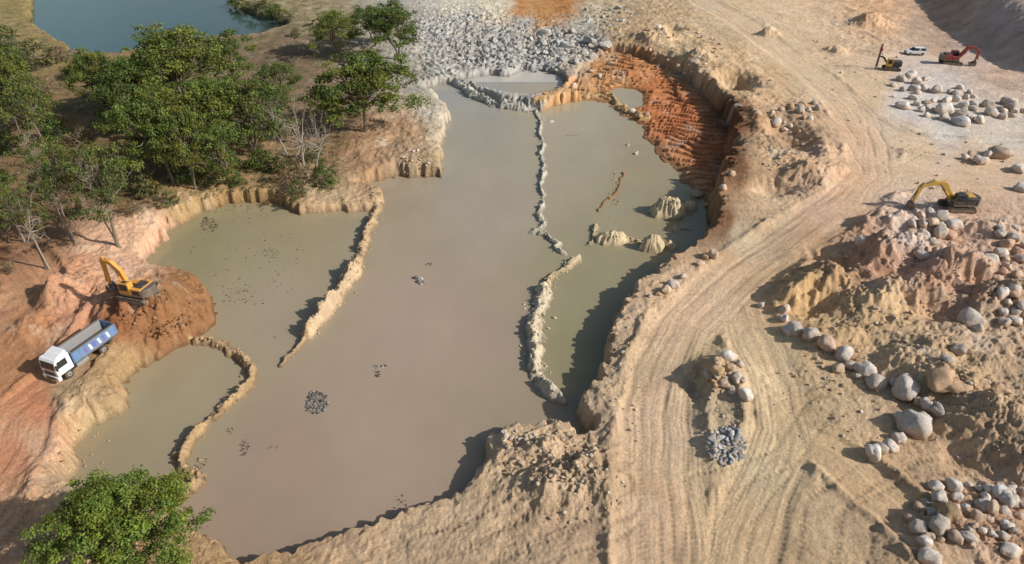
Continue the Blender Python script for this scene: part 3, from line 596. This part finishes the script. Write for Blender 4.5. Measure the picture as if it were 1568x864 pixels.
# ------------------------------------------------------------------ machines
class Asm:
    def __init__(s,name):
        s.e=bpy.data.objects.new(name,None);scene.collection.objects.link(s.e);s.e.empty_display_size=.5
    def mesh(s,name,V,F_,mat,bev=0.0,smooth=False):
        me=bpy.data.meshes.new(name);me.from_pydata([tuple(v) for v in V],[],[tuple(f) for f in F_])
        bm=bmesh.new();bm.from_mesh(me);bmesh.ops.recalc_face_normals(bm,faces=bm.faces);bm.to_mesh(me);bm.free()
        me.materials.append(mat)
        o=bpy.data.objects.new(name,me);scene.collection.objects.link(o);o.parent=s.e
        if bev>0:
            b=o.modifiers.new('b','BEVEL');b.width=bev;b.segments=2;b.limit_method='ANGLE'
        return o
    def box(s,name,x0,x1,y0,y1,z0,z1,mat,bev=.03,tx=0,ty=0):
        V=[(x0,y0,z0),(x1,y0,z0),(x1,y1,z0),(x0,y1,z0),(x0+tx,y0+ty,z1),(x1-tx,y0+ty,z1),(x1-tx,y1-ty,z1),(x0+tx,y1-ty,z1)]
        return s.mesh(name,V,[(0,1,2,3),(4,5,6,7),(0,1,5,4),(1,2,6,5),(2,3,7,6),(3,0,4,7)],mat,bev)
    def prism(s,name,prof,y0,y1,mat,bev=.03,taper=0):
        n=len(prof);V=[(a,y0,b) for a,b in prof]+[(a,y1,b) for a,b in prof]
        F_=[tuple(range(n)),tuple(range(n,2*n))]+[(i,(i+1)%n,n+(i+1)%n,n+i) for i in range(n)]
        return s.mesh(name,V,F_,mat,bev)
    def cyl(s,name,p,q,r,mat,seg=14,r2=None):
        v,f=tube([p,q],[r,r2 if r2 is not None else r],seg)
        f=[tuple(a) for a in f]+[tuple(range(seg)),tuple(range(seg,2*seg))]
        return s.mesh(name,v,f,mat,0)
    def put(s,px,py,ang,scale=1.0,tilt=0):
        x,y,z=[float(q[0]) for q in place(px,py)]
        h=[float(terrain(np.array([x+dx]),np.array([y+dy]))[0]) for dx in (-1.3,0,1.3) for dy in (-1.3,0,1.3)]
        s.e.location=(x,y,float(np.mean(h)));s.e.rotation_euler=(0,tilt,math.radians(ang));s.e.scale=(scale,)*3
def thick(pl,ws):
    L=[];R=[]
    for i,p in enumerate(pl):
        a=np.array(pl[max(i-1,0)]);b=np.array(pl[min(i+1,len(pl)-1)]);d=(b-a)/np.linalg.norm(b-a);nn=np.array([-d[1],d[0]])
        L.append(tuple(np.array(p)+nn*ws[i]/2));R.append(tuple(np.array(p)-nn*ws[i]/2))
    return L+R[::-1]
def excavator(mat,boom,stick,bkt_ang,rearblack=False,swing=0):
    A=Asm('excavator')
    for sgn in (-1,1):
        y0=sgn*1.0;y1=sgn*1.6;y0,y1=min(y0,y1),max(y0,y1)
        prof=[]
        for k in range(9): t=math.pi/2+math.pi*k/8;prof.append((-1.75+.42*math.cos(t),.44+.42*math.sin(t)))
        for k in range(9): t=-math.pi/2+math.pi*k/8;prof.append((1.75+.42*math.cos(t),.44+.42*math.sin(t)))
        A.prism('track',prof,y0,y1,M_track,.02)
        for k in range(22):
            xx=-1.95+k*.185
            A.box('track_shoe',xx,xx+.10,y0-.02,y1+.02,.855,.90,M_track,0)
        A.box('track_frame',-1.7,1.7,sgn*1.3-.335,sgn*1.3+.335,.3,.6,M_steel,.03)
        for k in range(6): A.cyl('roller',(-1.5+.6*k,sgn*1.3-.34,.25),(-1.5+.6*k,sgn*1.3+.34,.25),.14,M_steel,10)
    A.box('car_body',-1.1,1.1,-1.0,1.0,.45,.9,M_steel,.05)
    A.cyl('slew_ring',(0,0,.88),(0,0,1.1),.7,M_steel,24)
    hm=M_blk if rearblack else mat
    A.prism('deck',[(-2.2,1.1),(1.35,1.1),(1.35,1.3),(-2.2,1.3)],-1.35,1.35,M_steel,.03)
    n=10;pts=[]
    for k in range(n+1):
        t=-math.pi/2*.9+math.pi*.9*k/n;pts.append((-1.75-1.05*math.cos(t),1.37*math.sin(t)/math.sin(math.pi/2*.9)))
    V=[(a,b,1.12) for a,b in pts]+[(a*.985,b*.98,2.25) for a,b in pts];m_=n+1
    A.mesh('counterweight',V,[tuple(range(m_)),tuple(range(m_,2*m_))]+[(i,(i+1)%m_,m_+(i+1)%m_,m_+i) for i in range(m_)],M_blk if rearblack else M_steel,.06)
    A.box('engine_hood',-1.9,-.35,-1.3,1.3,1.3,2.32,hm,.08)
    A.box('hood_top',-1.8,-.6,-.7,.8,2.3,2.5,M_blk if not rearblack else mat,.05)
    A.cyl('exhaust',(-1.2,-.9,2.3),(-1.2,-.9,2.85),.07,M_steel,8)
    A.box('tool_box',-.33,1.2,-1.32,-.5,1.3,2.0,mat,.06)
    A.box('grille',-1.7,-.6,1.3,1.31,1.45,2.1,M_blk,0)
    A.prism('cab',[(-.3,1.3),(1.45,1.3),(1.55,1.8),(1.25,3.0),(-.2,3.0),(-.3,2.2)],.42,1.32,hm if not rearblack else M_blk,.06)
    A.prism('side_window',[(.0,1.95),(1.3,1.9),(1.1,2.85),(.0,2.85)],1.322,1.33,M_glass,0)
    A.prism('inner_window',[(.0,2.0),(1.3,1.95),(1.1,2.85),(.0,2.85)],.41,.418,M_glass,0)
    A.mesh('windscreen',[(1.57,.5,1.85),(1.57,1.24,1.85),(1.29,1.24,2.92),(1.29,.5,2.92)],[(0,1,2,3)],M_glass)
    A.box('roof_hatch',.2,.9,.6,1.15,3.0,3.05,M_glass,.02)
    A.box('handrail',-1.9,-.4,-1.3,-1.26,2.75,2.79,mat,0)
    for xx in (-1.88,-1.15,-.44): A.box('rail_post',xx,xx+.04,-1.3,-1.26,2.3,2.75,mat,0)
    A.prism('boom',thick(boom,[.45,.8,.65,.35]),-.28,.22,mat,.04)
    A.prism('stick',thick(stick,[.35,.58,.28]),-.22,.16,mat,.04)
    e=np.array(stick[-1]);ca,sa=math.cos(bkt_ang),math.sin(bkt_ang)
    prof=[(0,.15),(.35,.1),(.75,-.25),(.85,-.75),(.5,-1.15),(-.05,-1.25),(-.45,-1.1),(-.3,-1.0),(.1,-.9),(.25,-.55),(.1,-.2)]
    A.prism('bucket',[(e[0]+a*ca-b*sa,e[1]+a*sa+b*ca) for a,b in prof],-.62,.56,M_steel,.02)
    for yy in (-.6,.5): A.prism('bucket_cheek',[(e[0]+a*ca-b*sa,e[1]+a*sa+b*ca) for a,b in [(0,.1),(.7,-.25),(.8,-.75),(.5,-1.1),(-.4,-1.06),(-.1,-.5)]],yy+.03,yy+.06,M_steel,0)
    for k in range(5):
        a,b=-.45,-1.1;p=(e[0]+a*ca-b*sa,e[1]+a*sa+b*ca);a,b=-.72,-1.0;q=(e[0]+a*ca-b*sa,e[1]+a*sa+b*ca)
        yy=-.55+k*.26;A.cyl('tooth',(p[0],yy,p[1]),(q[0],yy,q[1]),.06,M_steel,6,.02)
    m=np.array(boom[1])*.55+np.array(boom[2])*.45
    for yy in (-.42,.32):
        A.cyl('boom_cylinder',(1.25,yy,1.45),(1.25+(m[0]-1.25)*.6,yy,1.45+(m[1]-1.45)*.6),.11,mat,10)
        A.cyl('boom_rod',(1.25+(m[0]-1.25)*.55,yy,1.45+(m[1]-1.45)*.55),(m[0],yy,m[1]),.06,M_steel,8)
    s0=np.array(stick[0]);b1=np.array(boom[1])+[.1,.5];A.cyl('stick_cylinder',(b1[0],-.03,b1[1]),((b1+s0)[0]/2,-.03,(b1+s0)[1]/2),.11,mat,10)
    A.cyl('stick_rod',((b1+s0)[0]/2,-.03,(b1+s0)[1]/2),(s0[0],-.03,s0[1]),.06,M_steel,8)
    s1=s0*.7+np.array(stick[1])*.3+[.35,0];A.cyl('bucket_cylinder',(s1[0],-.03,s1[1]),(e[0]+.45,-.03,e[1]+.35),.09,M_steel,8)
    return A
E=excavator(M_org,[(1.0,1.6),(1.7,4.0),(2.7,5.2),(3.9,5.4)],[(3.5,5.8),(3.9,5.3),(4.0,1.6)],-.5);E.put(214,458,165,.76)
E=excavator(M_yel,[(1.0,1.6),(3.0,4.1),(4.6,4.3),(6.3,3.7)],[(5.9,4.2),(6.3,3.6),(6.7,1.1)],-.4,True);E.put(1463,321,178,.84)
E=excavator(M_red,[(1.0,1.6),(2.6,3.9),(4.0,4.0),(5.2,3.3)],[(4.9,3.8),(5.2,3.2),(5.0,1.0)],-.8);E.put(1454,99,-12,.86)
def wheel(A,x,y,r,w):
    A.cyl('tyre',(x,y-w/2,r),(x,y+w/2,r),r,M_tyre,24)
    s=1 if y>0 else -1
    A.cyl('hub',(x,y+s*(w/2-.05),r),(x,y+s*(w/2+.03),r),r*.55,M_grey,14)
    A.cyl('hub_cap',(x,y+s*(w/2+.02),r),(x,y+s*(w/2+.1),r),r*.2,M_steel,10)
def truck():
    A=Asm('dump_truck')
    A.box('chassis',-4.1,3.9,-.45,.45,.75,1.05,M_steel,.02)
    for y in (-1.05,1.05): wheel(A,3.0,y,.54,.34)
    for x in (-1.75,-3.1):
        for y in (-.98,.98): wheel(A,x,y,.54,.56)
        A.cyl('axle',(x,-.9,.54),(x,.9,.54),.12,M_steel,8)
    A.prism('cab',[(2.15,1.0),(4.2,1.0),(4.28,1.75),(4.1,2.85),(3.9,3.1),(2.2,3.15)],-1.22,1.22,M_white,.07)
    A.prism('roof_fairing',[(2.2,3.12),(3.7,3.1),(3.1,3.35),(2.2,3.5)],-1.0,1.0,M_white,.06)
    A.mesh('windscreen',[(4.277,-1.08,1.85),(4.277,1.08,1.85),(4.118,1.02,2.8),(4.118,-1.02,2.8)],[(0,1,2,3)],M_glass)
    A.box('grille',4.2,4.29,-.8,.8,1.05,1.6,M_blk,.02)
    A.box('bumper',3.95,4.38,-1.24,1.24,.42,.98,M_white,.06)
    A.box('lower_grille',4.36,4.39,-.7,.7,.5,.9,M_blk,0)
    for s in (-1,1):
        A.box('headlight',4.36,4.4,min(s*.8,s*1.16),max(s*.8,s*1.16),.68,.86,M_lamp,.01)
        A.prism('side_window',[(2.7,1.95),(4.0,1.95),(3.85,2.8),(2.7,2.8)],min(s*1.222,s*1.23),max(s*1.222,s*1.23),M_glass,0)
        A.box('mirror',4.05,4.2,min(s*1.3,s*1.5),max(s*1.3,s*1.5),1.9,2.6,M_blk,.03)
        A.box('mirror_arm',4.0,4.08,min(s*1.2,s*1.4),max(s*1.2,s*1.4),2.55,2.6,M_blk,0)
        A.box('fuel_tank' if s>0 else 'battery_box',.2,1.8,min(s*.55,s*1.15),max(s*.55,s*1.15),.5,1.0,M_grey,.06)
        A.box('mudguard',-3.8,-1.0,min(s*.7,s*1.24),max(s*.7,s*1.24),1.12,1.16,M_blk,.01)
    x0,x1=-4.25,1.95
    A.box('tipper_floor',x0+.05,x1-.05,-1.15,1.15,1.25,1.35,M_grey,.01)
    for s in (-1,1):
        y=s*1.2
        A.prism('tipper_side',[(x0,1.2),(x1,1.2),(x1,2.75),(x0+.15,2.75)],min(y-.04,y+.04),max(y-.04,y+.04),M_blue,.01)
        A.prism('inner_liner',[(x0+.1,1.36),(x1-.1,1.36),(x1-.1,2.68),(x0+.2,2.68)],min(s*1.145,s*1.155),max(s*1.145,s*1.155),M_grey,0)
        A.box('top_rail',x0+.15,x1,min(s*1.13,s*1.3),max(s*1.13,s*1.3),2.7,2.84,M_steel,.02)
        A.box('bottom_rail',x0,x1,min(s*1.242,s*1.29),max(s*1.242,s*1.29),1.2,1.36,M_steel,.02)
        for k in range(8):
            xx=x0+.2+k*.83
            A.box('rib',xx,xx+.1,min(s*1.242,s*1.285),max(s*1.242,s*1.285),1.37,2.69,M_blue,.01)
        for k in range(6):
            xx=x0+1.15+k*.62
            A.prism('livery_letter',[(xx,1.6),(xx+.3,1.6),(xx+.48,2.4),(xx+.16,2.4)],min(s*1.287,s*1.292),max(s*1.287,s*1.292),M_purple if k%2 else M_white,0)
    A.box('headboard',x1-.06,x1+.04,-1.16,1.16,1.2,2.95,M_blue,.02)
    A.box('cab_guard',x1,x1+.5,-1.1,1.1,2.95,3.0,M_grey,.01)
    A.prism('tailgate',[(x0-.06,1.2),(x0+.02,1.2),(x0+.17,2.75),(x0+.09,2.75)],-1.14,1.14,M_blue,.01)
    A.cyl('hoist_ram',(1.75,0,1.05),(1.75,0,2.8),.12,M_steel,12)
    return A
truck().put(132,552,-111,.80)
def car():
    A=Asm('parked_car')
    low=[(-2.2,.35),(2.15,.35),(2.25,.6),(2.15,.9),(1.3,1.02),(-2.1,1.05),(-2.25,.8)]
    A.prism('body',low,-.88,.88,M_white,.08)
    b=[(-2.1,1.03),(1.15,1.03),(.45,1.55),(-1.75,1.6)]
    V=[(a,-.84 if z<1.2 else -.66,z) for a,z in b]+[(a,.84 if z<1.2 else .66,z) for a,z in b]
    A.mesh('greenhouse',V,[(0,1,2,3),(4,5,6,7),(0,1,5,4),(1,2,6,5),(2,3,7,6),(3,0,4,7)],M_glass,.03)
    A.box('roof',-1.75,.45,-.67,.67,1.57,1.63,M_white,.03)
    for x in (-.75,-.55):
        for s in (-1,1): A.mesh('pillar',[(x,s*.85,1.03),(x+.1,s*.85,1.03),(x+.1,s*.675,1.6),(x,s*.675,1.6)],[(0,1,2,3)],M_white)
    for x in (-1.4,1.4):
        for y in (-.82,.82): wheel(A,x,y,.34,.22)
    for s in (-1,1): A.box('headlight',2.15,2.24,min(s*.5,s*.8),max(s*.5,s*.8),.65,.8,M_lamp,.01);A.box('tail_light',-2.26,-2.2,min(s*.55,s*.8),max(s*.55,s*.8),.75,.95,M_red,.01)
    A.box('bumper',2.1,2.3,-.8,.8,.38,.55,M_blk,.03)
    return A
car().put(1400,84,176,.9)
def rig():
    A=Asm('drill_rig')
    for s in (-1,1):
        prof=[(-1.4+.35*math.cos(math.pi/2+math.pi*k/6),.36+.35*math.sin(math.pi/2+math.pi*k/6)) for k in range(7)]+[(1.4+.35*math.cos(-math.pi/2+math.pi*k/6),.36+.35*math.sin(-math.pi/2+math.pi*k/6)) for k in range(7)]
        A.prism('track',prof,min(s*.8,s*1.25),max(s*.8,s*1.25),M_track,.02)
    A.box('chassis',-1.3,1.3,-.8,.8,.5,.85,M_steel,.03)
    A.box('engine_housing',-1.7,.1,-1.0,.9,.9,2.0,M_blk,.08)
    A.prism('cab',[(.2,.9),(1.4,.9),(1.45,1.5),(1.2,2.5),(.2,2.5)],.1,1.0,M_yel,.05)
    A.box('cab_window',.35,1.15,1.002,1.01,1.5,2.3,M_glass,0)
    A.prism('arm',thick([(.9,1.1),(2.0,2.4),(2.9,2.6)],[.35,.4,.25]),-.7,-.35,M_blk,.03)
    A.box('mast',2.8,3.05,-.68,-.38,.3,5.2,M_blk,.02)
    A.box('drill_head',2.6,3.1,-.72,-.34,3.6,4.2,M_red,.03)
    A.cyl('drill_rod',(3.15,-.53,.1),(3.15,-.53,4.9),.06,M_steel,8)
    A.cyl('ram',(1.2,-.52,1.3),(2.8,-.52,3.4),.07,M_steel,8)
    return A
rig().put(1364,107,165,.9)
def logobj(px,py,L,ang):
    x,y,z=[float(q[0]) for q in place(px,py)]
    v,f=tube([(-L/2,0,0),(0,.1,.03),(L/2,0,0)],[.13,.15,.1],8)
    o=add('floating_log',mesh_np('log',v,f,M_dead,None,True),(x,y,.03));o.rotation_euler=(0,0,ang)
logobj(877,208,1.9,.1);logobj(1050,352,1.5,-.3)
# ------------------------------------------------------------------ light
EL=32
sv=Vector((.95,-.30,0)).normalized()*math.cos(math.radians(EL));sv.z=math.sin(math.radians(EL))
L=bpy.data.lights.new('sun','SUN');L.energy=5.0;L.angle=math.radians(.5);L.color=(1,.955,.90)
so=bpy.data.objects.new('sun',L);scene.collection.objects.link(so);so.rotation_euler=sv.to_track_quat('Z','Y').to_euler();so.location=(60,-20,80)
w=bpy.data.worlds.new('World');scene.world=w;w.use_nodes=True;nt=w.node_tree
sk=nt.nodes.new('ShaderNodeTexSky');sk.sky_type='NISHITA';sk.sun_disc=False;sk.sun_elevation=math.radians(EL);sk.sun_rotation=math.atan2(.95,-.30)
sk.air_density=1.2;sk.dust_density=2.0
bg=nt.nodes['Background'];bg.inputs['Strength'].default_value=.10;nt.links.new(sk.outputs[0],bg.inputs[0])
cam=bpy.data.cameras.new('camera');cam.lens=24;cam.sensor_width=36;cam.clip_end=4000;cam.clip_start=.5
co=bpy.data.objects.new('camera',cam);scene.collection.objects.link(co);co.location=(0,0,H);co.rotation_euler=(math.radians(90)-TH,0,0)
scene.camera=co
print('done',time.time()-T0)
